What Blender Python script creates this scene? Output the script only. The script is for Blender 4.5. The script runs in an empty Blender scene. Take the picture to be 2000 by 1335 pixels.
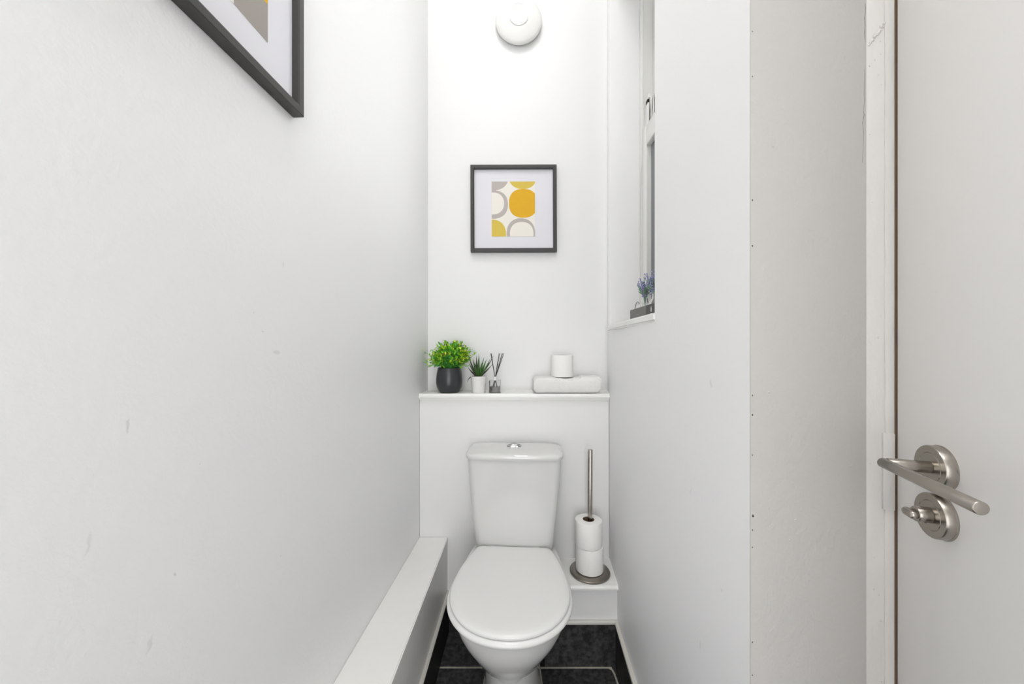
import bpy, bmesh, math, random
from mathutils import Vector, Matrix
random.seed(7)
sc = bpy.context.scene
# ---------------- camera, world, lights, exposure ----------------
F = 710.0; EYE = 1.195; HOR = 677.0
cd = bpy.data.cameras.new('camera'); cam = bpy.data.objects.new('camera', cd)
sc.collection.objects.link(cam); sc.camera = cam
cd.sensor_width = 36; cd.lens = 36*F/2000; cd.clip_start = 0.02
cam.location = (0, 0, EYE); cam.rotation_euler = (math.pi/2, 0, 0)
cd.shift_y = (HOR-667.5)/2000
w = bpy.data.worlds.new('world'); sc.world = w; w.use_nodes = True
w.node_tree.nodes['Background'].inputs[0].default_value = (0.98, 0.98, 1, 1)
w.node_tree.nodes['Background'].inputs[1].default_value = 1.9
sc.view_settings.view_transform = 'Standard'; sc.view_settings.look = 'None'
sc.view_settings.gamma = 1; sc.view_settings.use_curve_mapping = False
sc.view_settings.exposure = 0.90
def area(name, loc, size, power, col=(1, 1, 1), rot=(0, 0, 0)):
    l = bpy.data.lights.new(name, 'AREA'); l.energy = power; l.color = col
    l.shape = 'RECTANGLE'; l.size, l.size_y = size
    o = bpy.data.objects.new(name, l); sc.collection.objects.link(o)
    o.location = loc; o.rotation_euler = rot; return o
CEIL = 3.90
area('ceiling_lamp_light', (-0.03, 0.45, CEIL-0.09), (0.30, 0.30), 5.0, (1, 0.995, 0.99))
area('rear_lamp_fill_light', (-0.05, -0.55, CEIL-0.09), (0.34, 0.34), 5.0, (1, 0.995, 0.99))  # added second lamp, unseen, fills the room from behind the camera
# unseen fill light added behind the camera, shining in through the opening
area('rear_fill_light', (-0.08, -2.3, 1.1), (1.6, 2.0), 8.0, (1, 0.995, 0.99), (math.pi/2, 0, 0))
# overcast daylight standing outside the sash window
area('window_daylight', (1.45, 1.50, 2.95), (0.9, 0.35), 50.0, (0.97, 0.985, 1), (0, math.radians(55), 0))

# ---------------- materials ----------------
def nt(name):
    m = bpy.data.materials.new(name); m.use_nodes = True
    return m, m.node_tree, m.node_tree.nodes['Principled BSDF']
def srgb(c):
    return tuple(((x/255)/12.92 if x/255 <= .04045 else ((x/255+.055)/1.055)**2.4) for x in c)+(1,)
def mat(name, col, rough=.5, metal=0, bump=0, bscale=60, var=0, vscale=8, spec=.5, coat=0, stretch=None, detail=4, dist=.002):
    m, t, b = nt(name); N = t.nodes; L = t.links
    b.inputs['Base Color'].default_value = srgb(col); b.inputs['Roughness'].default_value = rough
    b.inputs['Metallic'].default_value = metal; b.inputs['Specular IOR Level'].default_value = spec
    b.inputs['Coat Weight'].default_value = coat
    tc = N.new('ShaderNodeTexCoord'); src = tc.outputs['Object']
    if stretch:
        mp = N.new('ShaderNodeMapping'); mp.inputs['Scale'].default_value = stretch
        L.new(src, mp.inputs[0]); src = mp.outputs[0]
    if bump:
        n = N.new('ShaderNodeTexNoise'); n.inputs['Scale'].default_value = bscale; n.inputs['Detail'].default_value = detail
        bp = N.new('ShaderNodeBump'); bp.inputs['Strength'].default_value = bump; bp.inputs['Distance'].default_value = dist
        L.new(src, n.inputs[0]); L.new(n.outputs[0], bp.inputs['Height']); L.new(bp.outputs[0], b.inputs['Normal'])
    if var:
        n = N.new('ShaderNodeTexNoise'); n.inputs['Scale'].default_value = vscale; n.inputs['Detail'].default_value = 6
        mx = N.new('ShaderNodeMix'); mx.data_type = 'RGBA'; L.new(src, n.inputs[0]); L.new(n.outputs[0], mx.inputs[0])
        if var > .5:
            mr = N.new('ShaderNodeMapRange'); mr.inputs[1].default_value = .38; mr.inputs[2].default_value = .66
            L.new(n.outputs[0], mr.inputs[0]); L.new(mr.outputs[0], mx.inputs[0])
        c = srgb(col); mx.inputs[6].default_value = tuple(x*(1-var) for x in c[:3])+(1,)
        mx.inputs[7].default_value = tuple(min(1, x*(1+var)) for x in c[:3])+(1,)
        L.new(mx.outputs[2], b.inputs['Base Color'])
    return m
def wall_mat(name, col, marks, bump=.35, rough=.45):
    """painted plaster; marks = (y, z, ry, rz, darkness, tilt) scuffs that sit on the paint"""
    m = mat(name, col, rough, 0, bump, 95, 0, spec=.35, dist=.0016)
    t = m.node_tree; N = t.nodes; L = t.links; b = N['Principled BSDF']
    tc = [n for n in N if n.type == 'TEX_COORD'][0]
    sx = N.new('ShaderNodeSeparateXYZ')
    nz = N.new('ShaderNodeTexNoise'); nz.inputs['Scale'].default_value = 40; nz.inputs['Detail'].default_value = 3
    va = N.new('ShaderNodeVectorMath'); va.operation = 'MULTIPLY_ADD'
    L.new(tc.outputs['Object'], nz.inputs[0]); L.new(nz.outputs['Color'], va.inputs[0]); va.inputs[1].default_value = (.02, .02, .02)
    L.new(tc.outputs['Object'], va.inputs[2]); L.new(va.outputs[0], sx.inputs[0])
    acc = None
    def M(op, a, bb=None, cc=None):
        n = N.new('ShaderNodeMath'); n.operation = op
        for i, v in enumerate((a, bb, cc)):
            if v is None: continue
            if isinstance(v, (int, float)): n.inputs[i].default_value = v
            else: L.new(v, n.inputs[i])
        return n.outputs[0]
    for (y, z, ry, rz, dk, tl) in marks:
        dy = M('SUBTRACT', sx.outputs[1], y+.01); dz = M('SUBTRACT', sx.outputs[2], z+.01)
        dy2 = M('MULTIPLY_ADD', dz, -tl, dy)
        q = M('ADD', M('POWER', M('DIVIDE', dy2, ry), 2.0), M('POWER', M('DIVIDE', dz, rz), 2.0))
        s = N.new('ShaderNodeMapRange'); s.interpolation_type = 'SMOOTHSTEP'
        L.new(q, s.inputs[0]); s.inputs[1].default_value = 0; s.inputs[2].default_value = 1
        s.inputs[3].default_value = dk; s.inputs[4].default_value = 0
        acc = s.outputs[0] if acc is None else M('MAXIMUM', acc, s.outputs[0])
    if acc is not None:
        mx = N.new('ShaderNodeMix'); mx.data_type = 'RGBA'; L.new(acc, mx.inputs[0])
        mx.inputs[6].default_value = srgb(col); mx.inputs[7].default_value = srgb((120, 112, 100))
        L.new(mx.outputs[2], b.inputs['Base Color'])
    return m
WHITE = (245, 245, 245)
def lw(u, v):   # a mark on the left wall, read off the photograph
    Y = 337.1/(1039.05-u); return Y, EYE-(v-HOR)*Y/F
M_left = wall_mat('plaster_left', WHITE, [(*lw(250, 830), .0022, .009, .22, .25), (*lw(553, 515), .003, .010, .18, 0),
        (*lw(512, 646), .005, .0012, .30, 0), (*lw(541, 686), .010, .004, .14, -.5), (*lw(497, 612), .003, .003, .15, 0),
        (*lw(290, 1258), .003, .012, .13, .4), (*lw(392, 903), .0013, .0013, .4, 0), (*lw(343, 1120), .0015, .003, .25, 0),
        (*lw(167, 1065), .003, .014, .10, .4), (*lw(658, 792), .0015, .0012, .35, 0), (*lw(550, 1085), .002, .002, .3, 0)])
M_right = wall_mat('plaster_right', WHITE, [(.66, 1.13, .004, .010, .12, .3), (.74, .9, .003, .012, .12, 0), (.7, .62, .003, .010, .12, 0),
        (.62, .78, .003, .006, .12, 0)], .2)
M_back = wall_mat('plaster_back', (236, 236, 235), [], .12)
M_return = wall_mat('plaster_return', (198, 196, 192), [], .8, .5)  # greyer, warmer paint, darkened further to stand in for this wall's shade
M_panel = mat('painted_board', (231, 231, 230), .4, bump=.06, bscale=40, spec=.4)
M_gloss = mat('white_gloss_paint', (240, 240, 237), .25, bump=.05, bscale=25, spec=.5, var=.02, vscale=20)
M_box = mat('worn_white_boxing', (240, 239, 236), .35, bump=.15, bscale=30, var=.03, vscale=14)
M_jamb = mat('lumpy_cream_paint', (220, 217, 213), .38, bump=1, bscale=60, dist=.003, stretch=(1, 1, .4))
M_door = mat('door_paint', (250, 249, 247), .4, bump=.15, bscale=70, var=.012, vscale=6)
M_ceil = mat('ceiling_paint', (240, 240, 238), .8, bump=.05)
M_ceramic = mat('ceramic', (216, 216, 214), .09, spec=.5, coat=.4)
M_plastic = mat('white_plastic', (236, 236, 233), .28, spec=.5)
M_seat = mat('seat_plastic', (230, 230, 228), .22, spec=.5)
M_steel = mat('brushed_steel', (176, 170, 162), .27, 1, bump=.05, bscale=200, var=.06, vscale=30)
M_chrome = mat('chrome', (190, 190, 188), .12, 1)
M_bdark = mat('steel_stand', (150, 143, 135), .3, 1, var=.06, vscale=60)
M_frame = mat('black_frame', (54, 53, 50), .36, bump=.15, bscale=80, var=.1, vscale=60)
M_mat = mat('mat_card', (226, 225, 230), .8)
M_cream = mat('print_cream', (236, 232, 222), .8)
M_ochre = mat('print_ochre', (222, 172, 36), .8, var=.04, vscale=60)
M_mustard = mat('print_mustard', (216, 190, 84), .8, var=.04, vscale=60)
M_taupe = mat('print_taupe', (186, 178, 172), .8, var=.03, vscale=60)
M_dtaupe = mat('print_dark_taupe', (160, 154, 147), .8)
M_slate = mat('slate_tile', (58, 58, 57), .42, bump=.9, bscale=45, var=.6, vscale=60, spec=.4, detail=8)
M_skirt = mat('slate_skirting', (32, 32, 32), .4, bump=.3, bscale=40, var=.6, vscale=22, spec=.35, detail=8)
M_grout = mat('grout', (178, 174, 160), .8, var=.2, vscale=60)
M_seal = mat('trim_plastic', (214, 212, 204), .4)
M_dark = mat('dark_gap', (58, 50, 42), .9)
M_rust = mat('brown_gap', (112, 92, 72), .9, var=.3, vscale=20)
M_crack = mat('hairline_crack', (112, 104, 96), .9)
M_pot = mat('anthracite_glaze', (48, 50, 53), .3, spec=.5)
M_wpot = mat('white_pot', (232, 231, 228), .35)
M_soil = mat('soil', (40, 34, 26), .95, bump=.8, bscale=200)
M_l1 = mat('leaf_lime', (222, 240, 74), .5)
M_l2 = mat('leaf_green', (140, 208, 46), .5)
M_l3 = mat('leaf_mid', (82, 172, 62), .5)
M_l4 = mat('leaf_bluegreen', (98, 190, 116), .5)
M_l5 = mat('leaf_tip', (126, 122, 44), .5)
M_aloe = mat('aloe_green', (62, 104, 42), .45, var=.3, vscale=50)
M_aloe2 = mat('aloe_dark', (58, 54, 44), .5)
M_reed = mat('reed', (38, 36, 36), .7)
M_towel = mat('terry_towel', (244, 243, 240), .95, bump=1, bscale=420, dist=.003, detail=2)
M_tissue = mat('tissue', (244, 243, 240), .95, bump=.25, bscale=180, stretch=(1, 1, .3))
M_core = mat('cardboard', (120, 98, 78), .9)
M_crate = mat('grey_crate_wood', (122, 121, 118), .7, bump=.4, bscale=60, var=.15, vscale=50, stretch=(1, .15, 1.5))
M_crate2 = mat('dark_crate_wood', (84, 83, 82), .7, bump=.4, bscale=60, var=.15, vscale=50, stretch=(1, .15, 1.5))
M_lav = mat('lavender', (146, 144, 200), .8, var=.25, vscale=300)
M_lav2 = mat('lavender_pale', (206, 204, 228), .8)
M_lstem = mat('lavender_stem', (140, 172, 146), .7)
M_twine = mat('twine', (176, 172, 164), .8)
M_ink = mat('white_print', (226, 226, 224), .7)
M_cord = mat('cord', (224, 222, 217), .7)
M_groove = mat('groove_grey', (188, 188, 186), .6)
M_lamp = mat('lamp_opal', (250, 248, 242), .4)
_b = M_lamp.node_tree.nodes['Principled BSDF']; _b.inputs['Emission Color'].default_value = (1, .98, .95, 1); _b.inputs['Emission Strength'].default_value = 3
def glass(name, col=(1, 1, 1, 1), rough=0.0, alpha=.75):
    m, t, b = nt(name); N = t.nodes; L = t.links; N.remove(b)
    tr = N.new('ShaderNodeBsdfTransparent'); tr.inputs[0].default_value = col
    gl = N.new('ShaderNodeBsdfGlossy'); gl.inputs['Roughness'].default_value = rough
    fr = N.new('ShaderNodeFresnel'); fr.inputs[0].default_value = 1.35
    mx = N.new('ShaderNodeMixShader'); L.new(fr.outputs[0], mx.inputs[0]); L.new(tr.outputs[0], mx.inputs[1]); L.new(gl.outputs[0], mx.inputs[2])
    L.new(mx.outputs[0], N['Material Output'].inputs[0]); return m
M_glass = glass('clear_glass', (.96, .97, .97, 1), .02)
M_liquid = glass('diffuser_oil', (.45, .43, .38, 1), .05)
def frosted(name, tv=.72):
    m, t, b = nt(name); N = t.nodes; L = t.links; N.remove(b)
    tl = N.new('ShaderNodeBsdfTranslucent'); tl.inputs[0].default_value = (tv, tv, tv, 1)
    gl = N.new('ShaderNodeBsdfDiffuse'); gl.inputs['Color'].default_value = (.16, .165, .165, 1)
    mx = N.new('ShaderNodeMixShader'); mx.inputs[0].default_value = .45
    L.new(tl.outputs[0], mx.inputs[1]); L.new(gl.outputs[0], mx.inputs[2]); L.new(mx.outputs[0], N['Material Output'].inputs[0]); return m
M_frost = frosted('frosted_glass')
M_frost_low = frosted('obscured_glass', .30)
M_clear = glass('upper_pane_glass', (.42, .42, .42, 1), .02)

# ---------------- mesh helpers ----------------
def obj(name, bm, m, parent=None, smooth=True, loc=(0, 0, 0), auto=40):
    me = bpy.data.meshes.new(name); bmesh.ops.recalc_face_normals(bm, faces=bm.faces); bm.to_mesh(me); bm.free()
    for mm in (m if isinstance(m, (list, tuple)) else [m]): me.materials.append(mm)
    o = bpy.data.objects.new(name, me); sc.collection.objects.link(o); o.location = loc
    if parent: o.parent = parent
    if smooth:
        for p in me.polygons: p.use_smooth = True
        ang = math.radians(auto); b2 = bmesh.new(); b2.from_mesh(me)
        for e in b2.edges:
            if len(e.link_faces) == 2 and e.calc_face_angle(0) > ang: e.smooth = False
        b2.to_mesh(me); b2.free()
    return o
def tag(o, label=None, cat=None, group=None, kind=None):
    for k, v in (('label', label), ('category', cat), ('group', group), ('kind', kind)):
        if v: o[k] = v
    return o
def thing(name, label, cat, loc=(0, 0, 0), rz=0, group=None):
    o = bpy.data.objects.new(name, None); sc.collection.objects.link(o); o.location = loc; o.rotation_euler = (0, 0, rz)
    o.empty_display_size = .05
    return tag(o, label, cat, group)
def box(bm, x0, x1, y0, y1, z0, z1, bev=0, seg=2, mi=0):
    r = bmesh.ops.create_cube(bm, size=1, matrix=Matrix.Translation(((x0+x1)/2, (y0+y1)/2, (z0+z1)/2)) @ Matrix.Diagonal((abs(x1-x0), abs(y1-y0), abs(z1-z0), 1)))
    fs = set(f for v in r['verts'] for f in v.link_faces)
    if bev:
        es = set(e for v in r['verts'] for e in v.link_edges)
        rr = bmesh.ops.bevel(bm, geom=list(es), offset=bev, segments=seg, affect='EDGES', profile=.5)
        fs = set(rr['faces']) | set(f for f in fs if f.is_valid)
    for f in fs: f.material_index = mi
    return bm
def prism(bm, pts, z0, z1, bev=0, which=None, seg=3):
    """vertical prism on a plan polygon; which = z of the edges to round"""
    lo = [bm.verts.new((x, y, z0)) for x, y in pts]; hi = [bm.verts.new((x, y, z1)) for x, y in pts]
    n = len(pts); bm.faces.new(lo[::-1]); bm.faces.new(hi)
    for i in range(n): bm.faces.new((lo[i], lo[(i+1) % n], hi[(i+1) % n], hi[i]))
    if bev:
        es = [e for e in set(e for v in lo+hi for e in v.link_edges) if which is None or which(e)]
        bmesh.ops.bevel(bm, geom=es, offset=bev, segments=seg, affect='EDGES')
    return bm
def lathe(bm, prof, n=48, c=(0, 0, 0), cap0=True, cap1=True, mi=0):
    rings = []
    for r, z in prof:
        rings.append([bm.verts.new((c[0]+r*math.cos(2*math.pi*i/n), c[1]+r*math.sin(2*math.pi*i/n), c[2]+z)) for i in range(n)])
    for a, b in zip(rings, rings[1:]):
        for i in range(n):
            f = bm.faces.new((a[i], a[(i+1) % n], b[(i+1) % n], b[i])); f.material_index = mi
    if cap0: bm.faces.new(rings[0][::-1]).material_index = mi
    if cap1: bm.faces.new(rings[-1]).material_index = mi
    return bm
def loft(bm, rings, cap0=True, cap1=True, mi=0):
    R = [[bm.verts.new(p) for p in r] for r in rings]; n = len(R[0])
    for a, b in zip(R, R[1:]):
        for i in range(n): bm.faces.new((a[i], a[(i+1) % n], b[(i+1) % n], b[i])).material_index = mi
    def cap(r, rev):
        c = sum((v.co for v in r), Vector())/n; cv = bm.verts.new(c)
        for i in range(n):
            bm.faces.new((r[i], r[(i+1) % n], cv)).material_index = mi
    if cap0: cap(R[0], 1)
    if cap1: cap(R[-1], 0)
    return bm
def tube(bm, pts, r, n=10, mi=0):
    pts = [Vector(p) for p in pts]; rings = []
    rr = r if isinstance(r, (list, tuple)) else [r]*len(pts)
    t0 = (pts[1]-pts[0]).normalized(); ref = Vector((0, 0, 1)) if abs(t0.z) < .9 else Vector((1, 0, 0))
    a = t0.cross(ref).normalized()
    for i, p in enumerate(pts):
        t = (pts[min(i+1, len(pts)-1)]-pts[max(i-1, 0)]).normalized()
        a = (a-t*a.dot(t)).normalized(); b = t.cross(a)
        rings.append([p+(a*math.cos(2*math.pi*k/n)+b*math.sin(2*math.pi*k/n))*rr[i] for k in range(n)])
    return loft(bm, rings, mi=mi)
B = bmesh.new

# ---------------- the setting ----------------
YP, YB = 1.535, 1.66           # boxed panel, back wall
def XL(y): return -0.4748+.055*y            # left wall face
RW = [(.355, .541), (.381, 1.1), (.396, 1.355), (.411, YP), (.436, YB)]   # right wall face
def XR(y):
    for (x0, y0), (x1, y1) in zip(RW, RW[1:]):
        if y <= y1: return x0+(x1-x0)*(y-y0)/(y1-y0)
    return RW[-1][0]
YF = -1.3
fl = obj('floor', box(B(), -.65, .8, YF-.1, 1.8, -.06, 0), M_slate, smooth=False); tag(fl, kind='structure')
g = B()
box(g, -.285, -.075, 1.352, 1.358, 0, .0008); box(g, .085, .372, 1.351, 1.3575, 0, .0008)
obj('grout_line', g, M_grout, fl, False)
g = B(); tube(g, [(.362, 1.353, 0), (.371, 1.346, 0), (.3745, 1.33, 0), (.376, 1.28, 0), (.371, .9, 0), (.36, .5, 0)], .0035, 6)
obj('grout_line', g, M_grout, fl)
g = B()
for y in (.755, .155, -.445): box(g, -.3, .36, y-.003, y+.003, 0, .0008)
obj('grout_line', g, M_grout, fl, False)
tag(obj('ceiling', box(B(), -.7, .9, YF-.1, 1.8, CEIL, CEIL+.1), M_ceil, smooth=False), kind='structure')
wl = obj('wall_left', prism(B(), [(XL(YF-.1), YF-.1), (XL(1.8), 1.8), (XL(1.8)-.15, 1.8), (XL(YF-.1)-.15, YF-.1)], 0, CEIL), M_left, smooth=False)
tag(wl, kind='structure')
tag(obj('wall_back', prism(B(), [(XL(YB), YB), (.75, YB), (.75, YB+.12), (XL(YB), YB+.12)], 0, CEIL), M_back, smooth=False), kind='structure')
ZS = 1.262                      # underside of window sill
YN, YW = .953, 1.605            # near and far side of the window recess
OX = .72
b = B()
prism(b, [(.3551, .5425)]+[p for p in RW[1:]]+[(OX, YB), (OX, .64)], 0, ZS)
prism(b, [(.3551, .5425), (XR(YN), YN), (OX, YN), (OX, .64)], ZS, CEIL)
prism(b, [(XR(YW), YW), (XR(YB), YB), (OX, YB), (OX, YW)], ZS, CEIL)
prism(b, [(XR(YN), YN), (XR(1.355), 1.355), (XR(YW), YW), (OX, YW), (OX, YN)], 2.9, CEIL)
wr = obj('wall_right', b, M_right, smooth=False); tag(wr, kind='structure')
DE = Vector((.5985, .5666)); DA = Vector((-.324, -.946)).normalized(); DN = Vector((DA.y, -DA.x))   # DN points into the room
JE = DE+DN*.038
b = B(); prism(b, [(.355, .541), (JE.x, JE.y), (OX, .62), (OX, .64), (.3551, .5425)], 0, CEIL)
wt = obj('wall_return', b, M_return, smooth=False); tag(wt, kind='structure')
# chipped paint down the outside corner, hairline crack beside the door frame
def onret(u, v, off=.0006):
    # a point on the return wall
    dx, dy = JE.x-.355, JE.y-.541; k = (u-1000)/F
    s = (k*.541-.355)/(dx-k*dy); X = .355+dx*s; Y = .541+dy*s
    return Vector((X, Y-off, EYE-(v-HOR)*Y/F))
for (u, v, s) in [(1468, 391, 2.2), (1468, 480, 2.2), (1468, 772, 1.8), (1468, 810, 2.4), (1468, 888, 1.5), (1469, 1007, 2.8), (1468, 1034, 1.8), (1468, 1068, 1.4), (1468, 1253, 1.6), (1468, 1317, 1.5), (1468, 150, 1.2), (1468, 62, 1.4)]:
    p = onret(u+1.2, v); r = s*.54/F; g = B()
    n = 9; vs = []
    for i in range(n):
        a = 2*math.pi*i/n; q = r*random.uniform(.6, 1.15)
        vs.append((p.x+q*.55*math.cos(a), p.z+q*math.sin(a)))
    lo = [g.verts.new((x, p.y+.0002+(x-p.x)*.18, z)) for x, z in vs]; hi = [g.verts.new((x, p.y-.0003+(x-p.x)*.18, z)) for x, z in vs]
    g.faces.new(hi); g.faces.new(lo[::-1])
    for i in range(n): g.faces.new((lo[i], lo[(i+1) % n], hi[(i+1) % n], hi[i]))
    obj('paint_chip', g, M_dark, wt, False)
for path, wd in ([(1691, 8), (1692, 20), (1690, 34), (1691, 48), (1690, 64), (1691, 78)], .9), ([(1690, 135), (1690, 160), (1689, 185), (1690, 200), (1687, 217), (1689, 225), (1686, 240), (1688, 262), (1687, 290), (1686, 318)], .8):
    g = B(); tube(g, [onret(u-1.5, v+random.uniform(-1, 1), .0002) for u, v in path], [wd*.3*.55/F*random.uniform(.5, 1.4) for _ in path], 6)
    obj('paint_crack', g, M_crack, wt)
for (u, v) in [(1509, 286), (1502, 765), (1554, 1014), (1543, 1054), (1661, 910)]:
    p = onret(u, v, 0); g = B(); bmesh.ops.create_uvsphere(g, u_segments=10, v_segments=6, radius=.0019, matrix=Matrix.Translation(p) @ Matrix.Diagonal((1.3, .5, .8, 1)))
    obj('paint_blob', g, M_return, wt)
# wall over and beyond the door, wall behind the camera
D2 = DE+DA*.76
b = B(); prism(b, [(DE+DN*.038)[:], (D2+DN*.038)[:], (D2-DN*.1)[:], (DE-DN*.1)[:]], 2.05, CEIL)
prism(b, [(D2+DN*.038)[:], (D2.x-.01, YF), (D2.x+.15, YF), (D2-DN*.1)[:]], 0, CEIL)
tag(obj('wall_door', b, M_back, smooth=False), kind='structure')
b = B(); box(b, -.75, -.50, YF-.1, YF, 0, 2.1); box(b, .33, .75, YF-.1, YF, 0, 2.1); box(b, -.75, .75, YF-.1, YF, 2.1, CEIL)  # opening in this unseen wall added to let fill light in
tag(obj('wall_front', b, M_back, smooth=False), kind='structure')

# slate skirting with white bead on top
def strip(name, pts, off, th, z0, z1, m, side, bev=0):
    """a strip following plan points, side=+1 grows to +x"""
    a = [(x+off*side, y) for x, y in pts]; c = [(x+(off+th)*side, y) for x, y in pts]
    return obj(name, prism(B(), a+c[::-1], z0, z1, bev, (lambda e: abs(e.verts[0].co.z-e.verts[1].co.z) < 1e-6) if bev else None), m, smooth=bool(bev))
SK = .158
def XB(y): return -.272-.026*(1.56-y)       # boxing side face (under its top)
YS = 1.368                                   # step front
rp = [(XR(y), y) for y in (.56, 1.1, YS+.0)]
tag(strip('baseboard_right', rp, 0, .010, 0, SK, M_skirt, -1), kind='structure')
tag(strip('trim_1', rp, 0, .013, SK, SK+.012, M_seal, -1, .003), kind='structure')
lp = [(XB(YF), YF), (XB(YP), YP)]
tag(strip('baseboard_left', lp, 0, .008, 0, SK, M_skirt, 1), kind='structure')
tag(strip('trim_2', lp, 0, .012, SK, SK+.012, M_seal, 1, .003), kind='structure')

bp_ = [(XB(1.53)+.008, YP), (.122, YP), (.122, YP-.009), (XB(1.53)+.008, YP-.009)]
tag(obj('baseboard_back', prism(B(), bp_, 0, SK), M_skirt, smooth=False), kind='structure')
tag(obj('trim_3', prism(B(), [(x, y-(.003 if y < YP else 0)) for x, y in bp_], SK, SK+.012), M_seal, smooth=False), kind='structure')

# sash window
win = bpy.data.objects.new('window_1', None); sc.collection.objects.link(win); win.location = (.563, YW, ZS); tag(win, kind='structure')
def wpart(name, b, m, sm=True, par=win):
    o = obj(name, b, m, par, sm); o.location = (-win.location) if par is win else (0, 0, 0); return o
b = B()
box(b, .563, .70, 1.585, YW, ZS, 2.9, .003); box(b, .563, .70, YN, .973, ZS, 2.9, .003)
box(b, .563, .70, .973, 1.585, 2.82, 2.9, .003); box(b, .580, .70, .973, 1.585, ZS, 1.30, .003)
wf = wpart('window_frame', b, M_gloss)
b = B()
box(b, .5655, .608, 1.534, 1.584, 1.30, 2.13, .004, 3); box(b, .5655, .608, .974, 1.024, 1.30, 2.13, .004, 3)
box(b, .5660, .6075, 1.02, 1.536, 2.046, 2.13, .004, 3); box(b, .5660, .6075, 1.02, 1.536, 1.30, 1.36, .004, 3)
ls = wpart('lower_sash', b, M_gloss)
b = B(); box(b, .588, .592, 1.02, 1.538, 1.35, 2.05); wpart('window_pane', b, M_frost_low, False, ls)
b = B()
box(b, .612, .650, 1.49, 1.584, 2.08, 2.82, .004); box(b, .612, .650, .974, 1.06, 2.08, 2.82, .004)
box(b, .6125, .6495, 1.05, 1.50, 2.08, 2.15, .004); box(b, .6125, .6495, 1.05, 1.50, 2.76, 2.82, .004)
us = wpart('upper_sash', b, M_gloss)
b = B(); box(b, .634, .638, 1.05, 1.50, 2.14, 2.77); wpart('window_pane', b, M_clear, False, us)
# grimy sash fastener on the meeting rail
b = B(); box(b, .578, .584, 1.545, 1.583, 2.128, 2.235, .002); box(b, .592, .598, 1.550, 1.583, 2.13, 2.265, .002)
box(b, .586, .611, 1.556, 1.583, 2.262, 2.282, .004)
tube(b, [(.590, 1.545, 2.128), (.596, 1.54, 2.16), (.601, 1.545, 2.21), (.604, 1.555, 2.262)], .0028, 8)
fs = wpart('sash_fastener', b, M_gloss)
b = B(); box(b, .584, .592, 1.566, 1.584, 2.15, 2.262); box(b, .598, .6118, 1.565, 1.584, 2.20, 2.262)
wpart('fastener_gap', b, M_dark, False, fs)
# cord of the blind
b = B(); cp = []
for i in range(34):
    z = 2.86-i*(2.86-1.49)/33; cp.append((.561-.013*max(0, min(1, (2.2-z)*2.5))+.0012*math.sin(i*1.3), 1.552, z))
tube(b, cp, .0016, 6); tag(obj('pull_cord', b, M_cord), 'thin white pull cord hanging loose down the left edge of the sash window', 'cord')
# window sill
b = B(); prism(b, [(XR(YN)-.004, YN), (XR(1.355)-.006, 1.355), (XR(YW)-.006, YW), (.563, YW), (.563, YN)], ZS, ZS+.023, .005, lambda e: abs(e.verts[0].co.z-e.verts[1].co.z) < 1e-6)
wpart('window_sill', b, M_gloss)
ZT = ZS+.023

# door with jamb, keep, lever handle and thumb turn (local: x to the camera along the door, -y into the room)
door = bpy.data.objects.new('door_1', None); sc.collection.objects.link(door); door.location = (DE.x, DE.y, 0)
door.rotation_euler = (0, 0, math.atan2(DA.y, DA.x)); tag(door, kind='structure')
leaf = obj('door_leaf', box(B(), .002, .735, 0, .04, .006, 2.03, .002), M_door, door)
b = B(); box(b, -.05, -.0012, -.0378, .06, 0, 2.05, .002); box(b, -.05, .75, -.0378, .06, 2.036, 2.06, .002); box(b, .738, .76, -.0378, .06, 0, 2.05)
# the rounded stop bead near the leaf
zs = [0+i*.02 for i in range(103)]
random.seed(3)
rings = []
for z in zs:
    e = random.uniform(-.0004, .0004)
    rings.append([(-.0014, -.014, z), (.0002+e, -.0135+e, z), (.0010+e, -.012+e, z), (.0010+e, -.004, z), (.0002, -.002, z), (-.0014, -.0018, z)])
loft(b, rings)
jb = obj('door_frame', b, M_jamb, door)
b = B(); box(b, -.0012, .0003, -.0019, .004, 0, 2.03); obj('paint_gap', b, M_rust, jb, False)
b = B(); box(b, -.002, .0030, -.0170, -.0022, .940, 1.060, .0012, 2)
kp = obj('strike_plate', b, M_jamb, door)
random.seed(5)
b = B()
for i in range(26):
    z = random.uniform(.4, 1.7); y = random.uniform(-.036, -.016)
    bmesh.ops.create_uvsphere(b, u_segments=8, v_segments=5, radius=random.uniform(.0006, .0017), matrix=Matrix.Translation((-.0012, y, z)) @ Matrix.Diagonal((.6, .8, 1.3, 1)))
# the torn filler ridge near the top of the frame
for k in range(16):
    q = k/15; bmesh.ops.create_uvsphere(b, u_segments=8, v_segments=6, radius=.0028*(1-.5*abs(q-.4)), matrix=Matrix.Translation((-.0014+random.uniform(-.0006, .0006), -.033+.026*q, 1.674+.040*q+random.uniform(-.002, .002))) @ Matrix.Diagonal((.9, 1, 1.1, 1)))
obj('paint_lump', b, M_jamb, jb)
def rose(par, name, z, x):
    b = B(); pr = [(.0300, 0), (.0300, .0015), (.0292, .002), (.0292, .0105), (.0282, .0120), (.0200, .0120), (.0194, .0114), (.0188, .0120), (.002, .0120)]
    lathe(b, pr, 64)
    bmesh.ops.transform(b, matrix=Matrix.Translation((x, 0, z)) @ Matrix.Rotation(math.pi/2, 4, 'X'), verts=b.verts)
    return obj(name, b, M_steel, par)
def cyl(b, p0, p1, r, n=28, e=.0006):
    p0, p1 = Vector(p0), Vector(p1); d = (p1-p0).normalized()
    tube(b, [p0, p0+d*.0001, p0+d*e*1.5, p1-d*e*1.5, p1-d*.0001, p1], [r-e*1.5, r-e, r, r, r-e, r-e*1.5], n)
HX, HZ, TZ = .0887, 1.034, .970
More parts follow.
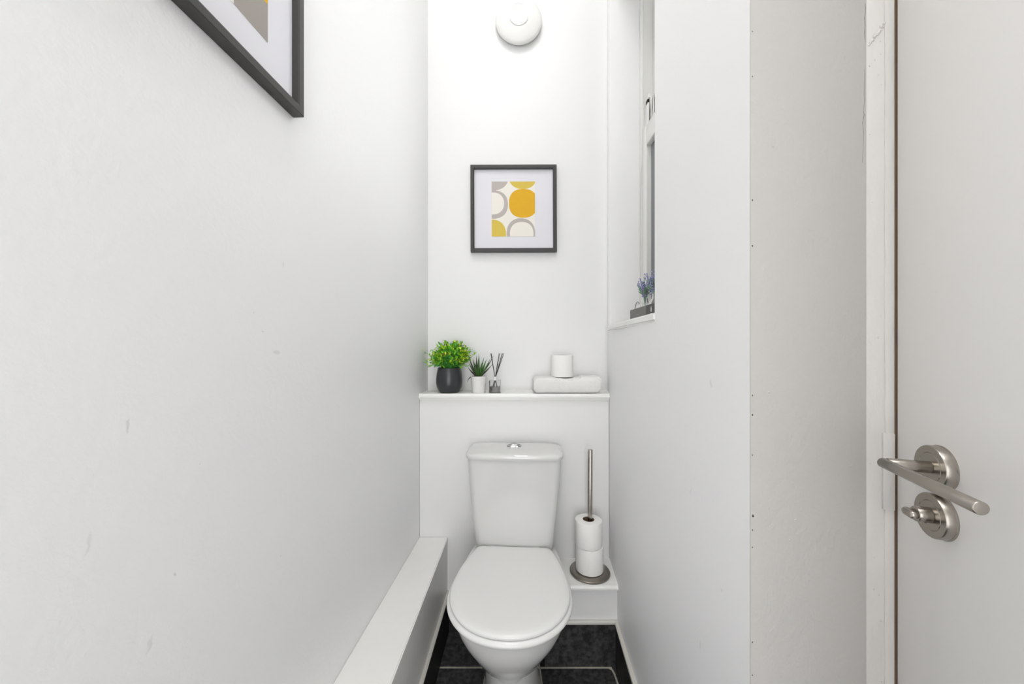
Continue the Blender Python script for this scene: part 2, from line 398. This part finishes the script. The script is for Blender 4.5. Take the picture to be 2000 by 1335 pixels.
b = B(); cyl(b, (HX-.005, -.058, HZ), (HX+.1477, -.058, HZ), .0069, 32)
hd = obj('door_handle', b, M_steel, door)
rose(hd, 'rose', HZ, HX)
b = B(); cyl(b, (HX, -.0118, HZ), (HX, -.056, HZ), .0078); obj('spindle_neck', b, M_steel, hd)
tt = rose(door, 'thumb_turn', TZ, HX)
b = B(); cyl(b, (HX, -.0118, TZ), (HX, -.027, TZ), .0100); box(b, HX-.0105, HX+.0105, -.037, -.0265, TZ-.0055, TZ+.0055, .0045, 4)
obj('turn_knob', b, M_steel, tt)
b = B(); cyl(b, (HX+.004, -.018, TZ-.0095), (HX+.004, -.018, TZ-.0088), .0012, 12, .0001); obj('grub_screw', b, M_dark, tt)

# ---------------- boxing, panel, shelf, step ----------------
t = thing('pipe_boxing', 'long white painted pipe boxing running low along the left wall', 'boxing', (XL(YP), YP, 0))
o = obj('side_board', prism(B(), [(XB(YF), YF), (XB(YP), YP), (XB(YP)-.015, YP), (XB(YF)-.015, YF)], SK, .378), M_box, t, False); o.location = -t.location
o = obj('top_board', prism(B(), [(XL(YF), YF), (XL(YP), YP), (XB(YP)+.002, YP), (XB(YF)+.002, YF)], .375, .393, .003, lambda e: abs(e.verts[0].co.z-e.verts[1].co.z) < 1e-6), M_box, t); o.location = -t.location
obj_p = obj('wall_panel', prism(B(), [(XL(YP)+.001, YP), (XR(YP)-.0015, YP), (XR(YB)-.003, YB), (XL(YB)+.001, YB)], 0, .972), M_panel, smooth=False); tag(obj_p, kind='structure')
b = B(); prism(b, [(XL(1.52), 1.52), (XR(1.52), 1.52), (XR(YP), YP), (XR(YB), YB), (XL(YB), YB)], .972, .998, .011, lambda e: all(abs(v.co.y-1.52) < 1e-4 for v in e.verts) and abs(e.verts[0].co.z-e.verts[1].co.z) < 1e-6, 5)
tag(obj('shelf', b, M_gloss), 'white painted shelf board with rounded front edge above the toilet cistern', 'shelf')
t = thing('boxed_step', 'low white boxed ledge with a slate foot to the right of the toilet', 'ledge', (.25, YS, 0))
x0 = .122
o = obj('front_board', prism(B(), [(x0, YS), (XR(YS)-.0005, YS), (XR(YP)-.002, YP), (x0, YP)], SK, .286), M_panel, t, False); o.location = -t.location
o = obj('top_board', prism(B(), [(x0-.005, YS-.018), (XR(YS-.018), YS-.018), (XR(YP), YP), (x0-.005, YP)], .284, .305, .009, lambda e: all(abs(v.co.y-(YS-.018)) < 1e-4 for v in e.verts) and abs(e.verts[0].co.z-e.verts[1].co.z) < 1e-6, 5), M_gloss, t); o.location = -t.location
o = obj('slate_face', box(B(), x0, XR(YS)-.010, YS-.010, YS+.02, 0, SK), M_slate, t, False); o.location = -t.location
o = obj('bead', box(B(), x0, XR(YS)-.010, YS-.013, YS, SK, SK+.012, .003), M_seal, t); o.location = -t.location

# ---------------- toilet ----------------
toi = thing('toilet', 'white close-coupled toilet with closed lid against the back panel', 'toilet', (.016, YP-.010, 0), math.radians(-3.2))
HW = .184
def outline(off, hb, yb, yf, hw=HW, n=96, split=.55, corner=.02):
    """plan outline: flat back at yb, widest at split, round front at yf"""
    pts = []; ym = yb+(yf-yb)*split; yb += off*.6; m = n//2
    def half(s):            # s 0..1 from back centre to front centre
        if s < .14:
            q = s/.14; x = (hb+off)*q; return x-(corner*.35 if q > .99 else 0)*0, yb
        if s < .5:
            q = (s-.14)/.36; y = yb+(ym-yb)*q
            return (hb+off)+(hw-hb)*math.sin(q*math.pi/2)**.85, y
        q = (s-.5)/.5*math.pi/2
        return (hw+off)*math.cos(q)**.94, ym+(yf-off-ym)*math.sin(q)
    for i in range(m+1): pts.append(half(i/m))
    return pts+[(-x, y) for x, y in pts[-2:0:-1]]
YBK, YFR = -.166, -.592
def oring(off, z, **k): return [(x, y, z) for x, y in outline(off, .133, YBK, YFR, **k)]
b = B(); loft(b, [oring(-.006, .4375), oring(-.001, .4395), oring(.0, .443), oring(-.0015, .4475), oring(-.006, .4505), oring(-.02, .4522), oring(-.06, .4532)])
lid = obj('toilet_lid', b, M_seat, toi)
b = B(); loft(b, [oring(-.004, .417), oring(.004, .419), oring(.008, .425), oring(.008, .430), oring(.004, .435), oring(-.004, .437)])
obj('toilet_seat', b, M_seat, toi)
for s in (-1, 1):
    b = B(); cyl(b, (s*.075-.02, -.158, .437), (s*.075+.02, -.158, .437), .009); obj('lid_hinge', b, M_seat, toi)
def bring(z, hw, yf, yb, hb=None): return [(x, y, z) for x, y in outline(0, hb if hb else hw*.75, yb, yf, hw)]
b = B()
loft(b, [bring(.21, .064, -.466, -.2), bring(.248, .070, -.474, -.2), bring(.252, .088, -.484, -.19), bring(.262, .102, -.500, -.18), bring(.282, .118, -.530, -.15),
         bring(.318, .141, -.552, -.12), bring(.345, .160, -.570, -.1), bring(.372, .173, -.582, -.08), bring(.395, .1795, -.5875, -.06), bring(.4165, .183, -.591, -.04)])
bowl = obj('bowl', b, M_ceramic, toi)
b = B()
loft(b, [bring(0, .101, -.460, -.06), bring(.012, .100, -.459, -.06), bring(.02, .096, -.456, -.06), bring(.12, .090, -.450, -.06), bring(.22, .086, -.446, -.06), bring(.30, .086, -.43, -.06), bring(.35, .10, -.40, -.05)])
obj('pedestal', b, M_ceramic, toi)
b = B(); tube(b, [(x*1.0, y, .001) for x, y in outline(.002, .076, -.06, -.462, .102)]+[], .003, 6); obj('sealant_bead', b, M_grout, toi)
def rrect(hx, y0, y1, r, z, bow=0, n=10, bk=.4):
    """plan rounded rectangle, front (y0) bowed out by bow"""
    pts = []
    cs = [(hx-r, y1-r*bk, 0, bk), (-hx+r, y1-r*bk, 90, bk), (-hx+r, y0+r, 180, 1), (hx-r, y0+r, 270, 1)]
    for cx, cy, a0, k in cs:
        for i in range(n+1):
            a = math.radians(a0+90*i/n); pts.append([cx+r*math.cos(a), cy+r*k*math.sin(a)])
    out = []
    N = len(pts)
    for i in range(N):
        p = pts[i]; q = pts[(i+1) % N]; s = 8 if i % (n+1) == n else 1
        for j in range(s): out.append((p[0]+(q[0]-p[0])*j/s, p[1]+(q[1]-p[1])*j/s))
    return [(x, y-(bow*(1-(x/hx)**2) if y < (y0+y1)/2 else 0), z) for x, y in out]
b = B()
prof = [(.405, .125, -.135), (.418, .140, -.147), (.432, .1475, -.152), (.46, .151, -.154), (.52, .157, -.156), (.60, .166, -.158), (.68, .1735, -.160), (.74, .1775, -.161), (.772, .179, -.162)]
loft(b, [rrect(hx, y0, 0, .028, z, .010) for z, hx, y0 in prof])
cis = obj('cistern', b, M_ceramic, toi)
b = B()
loft(b, [rrect(.178, -.160, .002, .03, .769, .012), rrect(.1845, -.166, .002, .034, .7715, .013), rrect(.1865, -.168, .003, .036, .777, .013), rrect(.1865, -.168, .003, .036, .785, .013),
         rrect(.1845, -.166, .001, .040, .790, .013, bk=.7), rrect(.178, -.160, -.003, .044, .7945, .013, bk=.9), rrect(.165, -.148, -.012, .044, .798, .012, bk=.9), rrect(.12, -.115, -.03, .03, .7995, .008, bk=.9)])
cl = obj('cistern_lid', b, M_ceramic, toi)
# three-cornered chrome flush button, its point to the wall
def tri(r, z, c=(-.003, -.068)):
    out = []
    for i in range(60):
        a = 2*math.pi*i/60; q = r*(1+.16*math.cos(3*(a-math.pi/2))); out.append((c[0]+q*math.cos(a)*1.05, c[1]+q*math.sin(a), z))
    return out
b = B(); loft(b, [tri(.026, .799), tri(.026, .803), tri(.0245, .8045), tri(.0215, .8045), tri(.021, .8035)]); fb = obj('flush_button', b, M_chrome, toi)
b = B(); loft(b, [tri(.017, .803, (-.003, -.066)), tri(.0165, .8065, (-.003, -.066)), tri(.013, .808, (-.003, -.066))]); obj('button_cap', b, M_chrome, fb)

# ---------------- spare roll stand ----------------
SX, SY, SZ = .3075, 1.438, .305
t = thing('toilet_roll_stand', 'brushed steel upright roll stand with round foot on the boxed ledge', 'roll holder', (SX, SY, SZ))
b = B(); lathe(b, [(.0775, 0), (.0785, .002), (.0785, .006), (.075, .0085), (.06, .0105), (.02, .013), (.0, .0132)][:-1], 64); obj('base', b, M_bdark, t)
b = B(); cyl(b, (0, 0, .012), (.002, 0, .484), .0095, 28); obj('pole', b, M_steel, t)
def roll(name, label, loc, R=.0525, H=.1, group=None, tilt=0, rin=.022):
    t = thing(name, label, 'toilet roll', loc, random.uniform(0, 6), group)
    b = B(); n = 72
    pr = [(rin+.0006, .0), (R-.003, 0), (R-.0008, .001), (R, .004), (R+.0004, H*.5), (R, H-.004), (R-.0008, H-.001), (R-.003, H), (rin+.0006, H)]
    lathe(b, pr, n, cap0=False, cap1=False)
    # loose outer sheet edge
    box(b, R-.001, R+.0006, -.006, .003, .002, H-.002, .0004)
    obj('paper', b, M_tissue, t)
    b = B(); lathe(b, [(rin-.0008, 0.0005), (rin+.0006, .0005), (rin+.0006, H-.0005), (rin-.0008, H-.0005), (rin-.0008, .0005)], 40, cap0=False, cap1=False); obj('cardboard_core', b, M_core, t)
    t.rotation_euler.x = tilt
    return t
roll('toilet_roll', 'white toilet roll at the bottom of the steel stand', (SX-.001, SY, SZ+.0125), .0535, .098)
roll('toilet_roll', 'white toilet roll on top of another on the steel stand', (SX-.005, SY-.002, SZ+.112), .0525, .098)

# ---------------- pictures ----------------
def clip(poly, x0, x1, y0, y1):
    for ax, lim, sg in ((0, x0, 1), (0, x1, -1), (1, y0, 1), (1, y1, -1)):
        out = []
        for i in range(len(poly)):
            p, q = poly[i], poly[(i+1) % len(poly)]
            ip, iq = (p[ax]-lim)*sg >= 0, (q[ax]-lim)*sg >= 0
            if ip: out.append(p)
            if ip != iq:
                k = (lim-p[ax])/(q[ax]-p[ax]); out.append((p[0]+(q[0]-p[0])*k, p[1]+(q[1]-p[1])*k))
        poly = out
        if not poly: return []
    return poly
def ell(cx, cy, rx, ry, e=2.25, n=72):
    o = []
    for i in range(n):
        a = 2*math.pi*i/n; c, s = math.cos(a), math.sin(a)
        o.append((cx+rx*math.copysign(abs(c)**(2/e), c), cy+ry*math.copysign(abs(s)**(2/e), s)))
    return o
def picture(name, label, W, H, PR, shapes, loc, rz, roll_):
    """local x right, z up, face to -y; back on y=0"""
    t = thing(name, label, 'picture', loc, rz); t.rotation_euler = (0, roll_, rz)
    b = B(); w, d = .0165, .022
    prof = [(0, 0), (0, -d+.001), (.001, -d), (w*.8, -d), (w, -d+.002), (w, -.006), (w, 0)]     # inset, y
    rings = []
    for (i, y) in prof: rings.append([b.verts.new(p) for p in ((-W/2+i, y, i), (W/2-i, y, i), (W/2-i, y, H-i), (-W/2+i, y, H-i))])
    for A, C in zip(rings, rings[1:]+rings[:1]):
        for k in range(4): b.faces.new((A[k], A[(k+1) % 4], C[(k+1) % 4], C[k]))
    obj('picture_frame', b, M_frame, t, False)
    obj('mount', box(B(), -W/2+w*.7, W/2-w*.7, -.008, -.003, w*.7, H-w*.7), M_mat, t, False)
    x0, x1, z0, z1 = PR; b = B(); mats = [M_cream, M_ochre, M_mustard, M_taupe, M_dtaupe]
    box(b, x0, x1, -.0085, -.0079, z0, z1)
    for k, (poly, mi) in enumerate(shapes):
        q = clip(poly, x0, x1, z0, z1)
        if len(q) < 3: continue
        y = -.0086-.00006*k; f = b.faces.new([b.verts.new((x, y, z)) for x, z in q]); f.material_index = mi
    obj('print', b, mats, t, False)
    return t
S = .000364; cx, by = 655, 1215
def E(x, y, rx, ry, e=2.25): return ell((x-cx)*S, (by-y)*S, rx*S, ry*S, e)
sh = [(E(400, 262, 195, 180), 3), (E(770, 247, 180, 180), 2), (E(397, 618, 188, 178), 3), (E(393, 605, 143, 137), 0),
      (E(775, 605, 178, 179, 2.4), 1), (E(385, 990, 174, 183), 2), (E(745, 985, 178, 193), 3), (E(755, 985, 147, 148), 0)]
picture('framed_picture', 'square black framed print of yellow and grey circles on the back wall', .389, .392, ((382-cx)*S, (922-cx)*S, (by-1018)*S, (by-332)*S), sh,
        (.008, YB-.001, 1.624), 0, math.radians(-.2))
# the second hangs on the left wall, its bottom corner in view; local x runs away from the camera
fy = .7226; ang = math.atan2(1, .055)
sh2 = [(ell(.085, .09, .040, .075, 6), 4), (ell(.09, .245, .10, .10), 1), (ell(-.055, .13, .095, .115), 3), (ell(-.055, .13, .075, .095), 2), (ell(-.09, .25, .08, .06), 2)]
W2 = .40; c2 = fy-W2/2
picture('framed_picture', 'large black framed print high on the left wall, cropped by the photo edge', W2, .42, (-.14, .118, .080, .33), sh2,
        (XL(c2)+.001, c2, 1.650), ang, 0)

# ---------------- smoke alarm ----------------
t = thing('smoke_alarm', 'round white smoke alarm high on the back wall', 'smoke alarm', (.030, YB, 2.662)); t.rotation_euler = (math.pi/2, 0, 0)
b = B(); lathe(b, [(.085, 0), (.085, .010), (.098, .012), (.1035, .016), (.1045, .021), (.103, .026), (.095, .032), (.075, .040), (.055, .045), (.050, .0465), (.002, .048)], 96); obj('housing', b, M_plastic, t)
b = B(); lathe(b, [(.042, .0465), (.0415, .0485), (.039, .0495), (.038, .0488), (.002, .0486)], 72); obj('test_button', b, M_plastic, t)
for a0, a1, r in ((200, 340, .0425), (70, 110, .058)):
    b = B(); tube(b, [(r*math.cos(math.radians(a0+(a1-a0)*i/24)), r*math.sin(math.radians(a0+(a1-a0)*i/24)), .0475 if r < .05 else .0443) for i in range(25)], .0007, 6)
    obj('groove', b, M_groove, t)

# ---------------- things on the shelf ----------------
ZH = .998
def leafface(b, base, d, up, L, W, mi):
    d = d.normalized(); s = d.cross(up)
    if s.length < 1e-4: s = Vector((1, 0, 0))
    s.normalize(); n = s.cross(d)
    p = [base, base+d*L*.35+s*W*.5+n*L*.04, base+d*L*.75+s*W*.42, base+d*L-n*L*.1, base+d*L*.75-s*W*.42, base+d*L*.35-s*W*.5+n*L*.04]
    vs = [b.verts.new(q) for q in p]; c = b.verts.new(base+d*L*.5-n*L*.08)
    for i in range(6):
        f = b.faces.new((vs[i], vs[(i+1) % 6], c)); f.material_index = mi
PX, PY = -.272, 1.578
t = thing('potted_plant', 'bushy lime green plant in a dark grey rounded pot on the shelf', 'plant', (PX, PY, ZH))
b = B(); lathe(b, [(.036, 0), (.040, .001), (.046, .008), (.0535, .024), (.0565, .042), (.0565, .058), (.0545, .078), (.0510, .096), (.0490, .106), (.0475, .107), (.0465, .105), (.0480, .094), (.048, .088)], 64); obj('pot', b, M_pot, t)
b = B(); lathe(b, [(.0475, .088), (.0475, .0925), (.001, .096)], 32); obj('soil', b, M_soil, t)
random.seed(11); b = B(); sb = B()
def inroom(p, m=.004):
    return not (PX+p.x < XL(PY+p.y)+m or PY+p.y > YB-m)
for k in range(170):
    th = random.uniform(0, 2*math.pi); el = math.asin(random.uniform(-.55, 1.0)); R = random.uniform(.7, 1.0)
    c = Vector((.006, 0, .155)); dv = Vector((math.cos(th)*math.cos(el)*.088, math.sin(th)*math.cos(el)*.068, math.sin(el)*.068))
    tip = c+dv*R
    if k in (0, 1, 2, 3, 4, 5): tip = Vector(((-.100, -.105, .098, -.085, .104, .07)[k], (-.03, -.035, .02, -.03, .035, -.05)[k], (.175, .135, .178, .118, .165, .14)[k]))
    base = Vector((random.uniform(-.02, .02), random.uniform(-.02, .02), .094)); mid = (base+tip)/2+Vector((0, 0, .012))
    if not inroom(tip, .008): tip.x = max(tip.x, XL(PY)+.010-PX); tip.y = min(tip.y, YB-.012-PY)
    pts = [base, mid, tip]; tube(sb, pts, .0007, 4)
    low = tip.z < .135
    for j in range(15):
        s = .45+.55*j/14; p = mid.lerp(tip, (s-.45)/.55) if s > .45 else mid
        p = p+Vector([random.uniform(-.008, .008) for _ in range(3)])
        d = (tip-mid).normalized()*.6+Vector([random.gauss(0, .6) for _ in range(3)])+Vector((0, 0, .15))
        L = random.uniform(.011, .020)
        if not inroom(p+d.normalized()*L*1.1): continue
        rad = (p-c).length/.085
        r = random.random()
        mi = (0 if r < .32 else 1 if r < .72 else 2 if r < .92 else 4) if rad > .6 else (1 if r < .35 else 2 if r < .75 else 3)
        if low and r < .5: mi = 3 if r < .22 else 0 if r < .34 else 1
        leafface(b, p, d, Vector((0, 0, 1)), L, L*random.uniform(.42, .62), mi)
obj('foliage', b, [M_l1, M_l2, M_l3, M_l4, M_l5], t, False); obj('stems', sb, M_l3, t)
AX, AY = -.1435, 1.562
t = thing('potted_succulent', 'small spiky aloe in a white tapered pot on the shelf', 'plant', (AX, AY, ZH))
b = B(); lathe(b, [(.0255, 0), (.027, .001), (.0285, .01), (.0335, .066), (.0345, .071), (.0335, .072), (.0325, .070), (.031, .062)], 48); obj('pot', b, M_wpot, t)
b = B(); lathe(b, [(.031, .060), (.031, .066), (.001, .068)], 24); obj('soil', b, M_soil, t)
random.seed(21); b = B()
def aloe_leaf(b, az, tilt, L, w, droop, mi):
    pts = []; rr = []; h = Vector((math.cos(az), math.sin(az), 0))
    p = Vector((0, 0, .066))+h*.003; a = tilt
    for i in range(9):
        q = i/8; pts.append(p.copy()); rr.append(w*(.55+1.1*q*(1-q)*2)*(1-q**2.2)+.0003)
        p = p+(h*math.sin(a)+Vector((0, 0, 1))*math.cos(a))*(L/8); a += droop/8
    tube(b, pts, rr, 8, mi=mi)
for (az, ti, L, w, dr, mi) in [(90, 3, .105, .0042, .1, 0), (200, 18, .085, .0045, -.1, 0), (180, 30, .098, .004, -.25, 1), (0, 24, .085, .0042, -.1, 0), (350, 38, .098, .0035, -.3, 0),
        (20, 40, .112, .003, -.2, 1), (270, 12, .08, .0048, 0, 0), (300, 25, .07, .0045, 0, 0), (240, 26, .07, .0045, 0, 0), (160, 42, .08, .004, -.3, 0), (185, 52, .062, .0035, -.3, 1),
        (5, 50, .078, .0032, -.2, 1), (60, 25, .08, .004, 0, 0), (120, 30, .075, .004, 0, 1), (270, 30, .055, .0045, .1, 0), (184, 62, .062, .0022, 2.2, 1), (330, 15, .09, .004, .05, 0), (210, 8, .095, .004, -.15, 1)]:
    aloe_leaf(b, math.radians(az), math.radians(ti), L, w, dr, mi)
obj('leaves', b, [M_aloe, M_aloe2], t)
GX, GY = -.0735, 1.575
t = thing('reed_diffuser', 'small square glass reed diffuser with dark sticks on the shelf', 'diffuser', (GX, GY, ZH))
b = B()
def sq(h, z, r=.004, n=5):
    o = []
    for cx_, cy_, a0 in ((h-r, h-r, 0), (-h+r, h-r, 90), (-h+r, -h+r, 180), (h-r, -h+r, 270)):
        for i in range(n+1):
            a = math.radians(a0+90*i/n); o.append((cx_+r*math.cos(a), cy_+r*math.sin(a), z))
    return o
loft(b, [sq(.0235, 0), sq(.0245, .001), sq(.0245, .050), sq(.0235, .0525), sq(.010, .0535)], cap1=False)
bt = obj('glass_bottle', b, M_glass, t)
b = B(); loft(b, [sq(.0212, .0045), sq(.0212, .026)]); obj('scented_oil', b, M_liquid, t)
b = B(); lathe(b, [(.0088, .0525), (.0088, .068), (.0075, .0685), (.0055, .0685), (.0055, .0535)], 28, cap0=False, cap1=False); obj('collar', b, M_plastic, t)
for (x1, y1, x0_, y0_) in [(-.019, .004, .010, -.002), (-.016, -.006, .013, .008), (.017, .002, -.008, -.003), (.021, -.006, -.012, .004), (.0385, .004, -.015, -.002), (.034, -.008, -.005, .010), (.030, .010, -.016, .006)]:
    b = B(); p0, p2 = Vector((x0_, y0_, .006)), Vector((x1, y1, .169)); pn = Vector((p0.x*.1+x1*.12, y1*.12, .068))
    tube(b, [p0, pn, p2], .0012, 6); obj('reed', b, M_reed, t)

# towel: a folded terry towel, fold towards the camera
TX0, TX1 = .092, .372
t = thing('folded_towel', 'folded white terry towel lying on the shelf under a toilet roll', 'towel', (.232, 1.585, ZH))
random.seed(4)
def slab(b, x0, x1, y0, y1, z0, z1, n=26, wob=.0016, ed=.010):
    rings = []
    for i in range(n+1):
        q = i/n; x = x0+(x1-x0)*q; e = min(1, min(q, 1-q)*n/1.3); e = math.sqrt(max(0, 1-(1-e)**2))*.35+.65
        cy, cz = (y0+y1)/2, (z0+z1)/2; ry, rz = (y1-y0)/2*(.93+.07*e), (z1-z0)/2*e; r = []
        dz = wob*math.sin(q*9)+random.uniform(-.0004, .0004)
        for k in range(28):
            a = 2*math.pi*k/28; c, s = math.cos(a), math.sin(a)
            r.append((x, cy+ry*math.copysign(abs(c)**.35, c), cz+rz*math.copysign(abs(s)**.45, s)+(dz if s > 0 else 0)))
        rings.append(r)
    loft(b, rings)
b = B(); slab(b, TX0-.232, TX1-.232, -.062, .062, .0005, .066, wob=.0032)
tw = obj('folded_cloth', b, M_towel, t)
b = B(); slab(b, .055, TX1-.232+.004, -.058, .055, .0335, .0715, 16, .001); obj('upper_fold', b, M_towel, tw)
roll('toilet_roll', 'white toilet roll standing on the folded towel', (.2195, 1.590, ZH+.0675), .0475, .094)

# ---------------- window ledge: crate, bottles, lavender ----------------
t = thing('wooden_crate', 'small grey wooden crate standing on the window sill', 'crate', (.50, 1.25, ZT))
def cp_(name, b, m, sm=False, par=None):
    return obj(name, b, m, par or t, sm)
cp_('front_panel', box(B(), -.038, -.031, .004, .172, 0, .053, .0008), M_crate)
fp = cp_('front_panel', box(B(), -.0385, -.031, -.170, .003, 0, .053, .0008), M_crate2)
cp_('back_panel', box(B(), .033, .040, -.170, .172, 0, .053, .0008), M_crate2)
cp_('end_panel', box(B(), -.031, .033, .165, .172, 0, .050, .0008), M_crate)
cp_('end_panel', box(B(), -.031, .033, -.170, -.163, 0, .050, .0008), M_crate)
cp_('bottom_panel', box(B(), -.031, .033, -.163, .165, 0, .006), M_crate)
b = B()   # drop-shaped mark and bar
dp = []
for i in range(24):
    a = 2*math.pi*i/24; r = .006*(1-.35*math.sin(a)); dp.append((-.0389, -.045+r*.7*math.cos(a), .034+.010*math.sin(a)*(1.15 if math.sin(a) > 0 else .8)))
b.faces.new([b.verts.new(p) for p in dp]); box(b, -.0391, -.0384, -.052, -.038, .019, .0215)
cp_('printed_mark', b, M_ink, par=fp)
b = B(); hp = [(-.02, .168, .04)]+[(-.02, .142+.026*math.cos(a), .052+.030*math.sin(a)) for a in [math.pi*i/14 for i in range(15)]]+[(-.02, .116, .04)]
tube(b, hp, .0016, 8); cp_('twine_handle', b, M_twine, True)
random.seed(8)
for (yy, lab_b, lab_l) in [(1.345, 'small clear glass bottle at the far end of the crate', 'bunch of purple lavender in the farther glass bottle'),
                           (1.245, 'small clear glass bottle nearer the window recess edge in the crate', 'bunch of purple lavender in the nearer glass bottle')]:
    bz = ZT+.0065; bx = .492
    t2 = thing('glass_bottle', lab_b, 'bottle', (bx, yy, bz))
    b = B(); lathe(b, [(.024, 0), (.026, .002), (.026, .045), (.022, .058), (.012, .070), (.010, .082), (.012, .085)], 32, cap1=False); obj('glass_body', b, M_glass, t2)
    t3 = thing('lavender_bunch', lab_l, 'flowers', (bx, yy, bz+.006))
    sb_ = B(); fb_ = B()
    for k in range(24):
        a = random.uniform(0, 2*math.pi); r = random.uniform(.006, .046)
        tip = Vector((r*math.cos(a)*.85, r*math.sin(a), random.uniform(.125, .172)-r*.5)); nk = Vector((.004*math.cos(a), .004*math.sin(a), .078)); p0 = Vector((-.006*math.cos(a), -.006*math.sin(a), 0))
        tube(sb_, [p0, nk, nk.lerp(tip, .5)+Vector((0, 0, .006)), tip], .0009, 5)
        for j in range(2):
            q = nk.lerp(tip, random.uniform(.15, .6)); leafface(sb_, q, Vector((math.cos(a+random.uniform(-1, 1)), math.sin(a+random.uniform(-1, 1)), 1.2)), Vector((0, 0, 1)), .026, .005, 0)
        d = (tip-nk).normalized()
        for j in range(13):
            q = tip-d*.038*(j/12)+Vector([random.uniform(-.0035, .0035) for _ in range(3)])
            bmesh.ops.create_icosphere(fb_, subdivisions=1, radius=random.uniform(.0018, .0034), matrix=Matrix.Translation(q))
    for f in fb_.faces: f.material_index = 0 if hash(round(f.calc_center_median().x*700)) % 3 else 1
    obj('stems', sb_, M_lstem, t3); obj('flowers', fb_, [M_lav, M_lav2], t3)

# ---------------- ceiling lamps, the rear one added for fill ----------------
for (x, y, lb) in [(-.03, .45, 'round opal ceiling lamp above the toilet'), (-.05, -.55, 'unseen round opal ceiling lamp added for fill behind the camera')]:
    t = thing('ceiling_lamp', lb, 'lamp', (x, y, CEIL))
    b = B(); lathe(b, [(.165, 0), (.165, -.02), (.16, -.022), (.15, -.022)], 64); obj('lamp_rim', b, M_plastic, t)
    b = B(); lathe(b, [(.155, -.022), (.15, -.045), (.12, -.065), (.07, -.075), (.002, -.078)], 64); obj('lamp_shade', b, M_lamp, t)
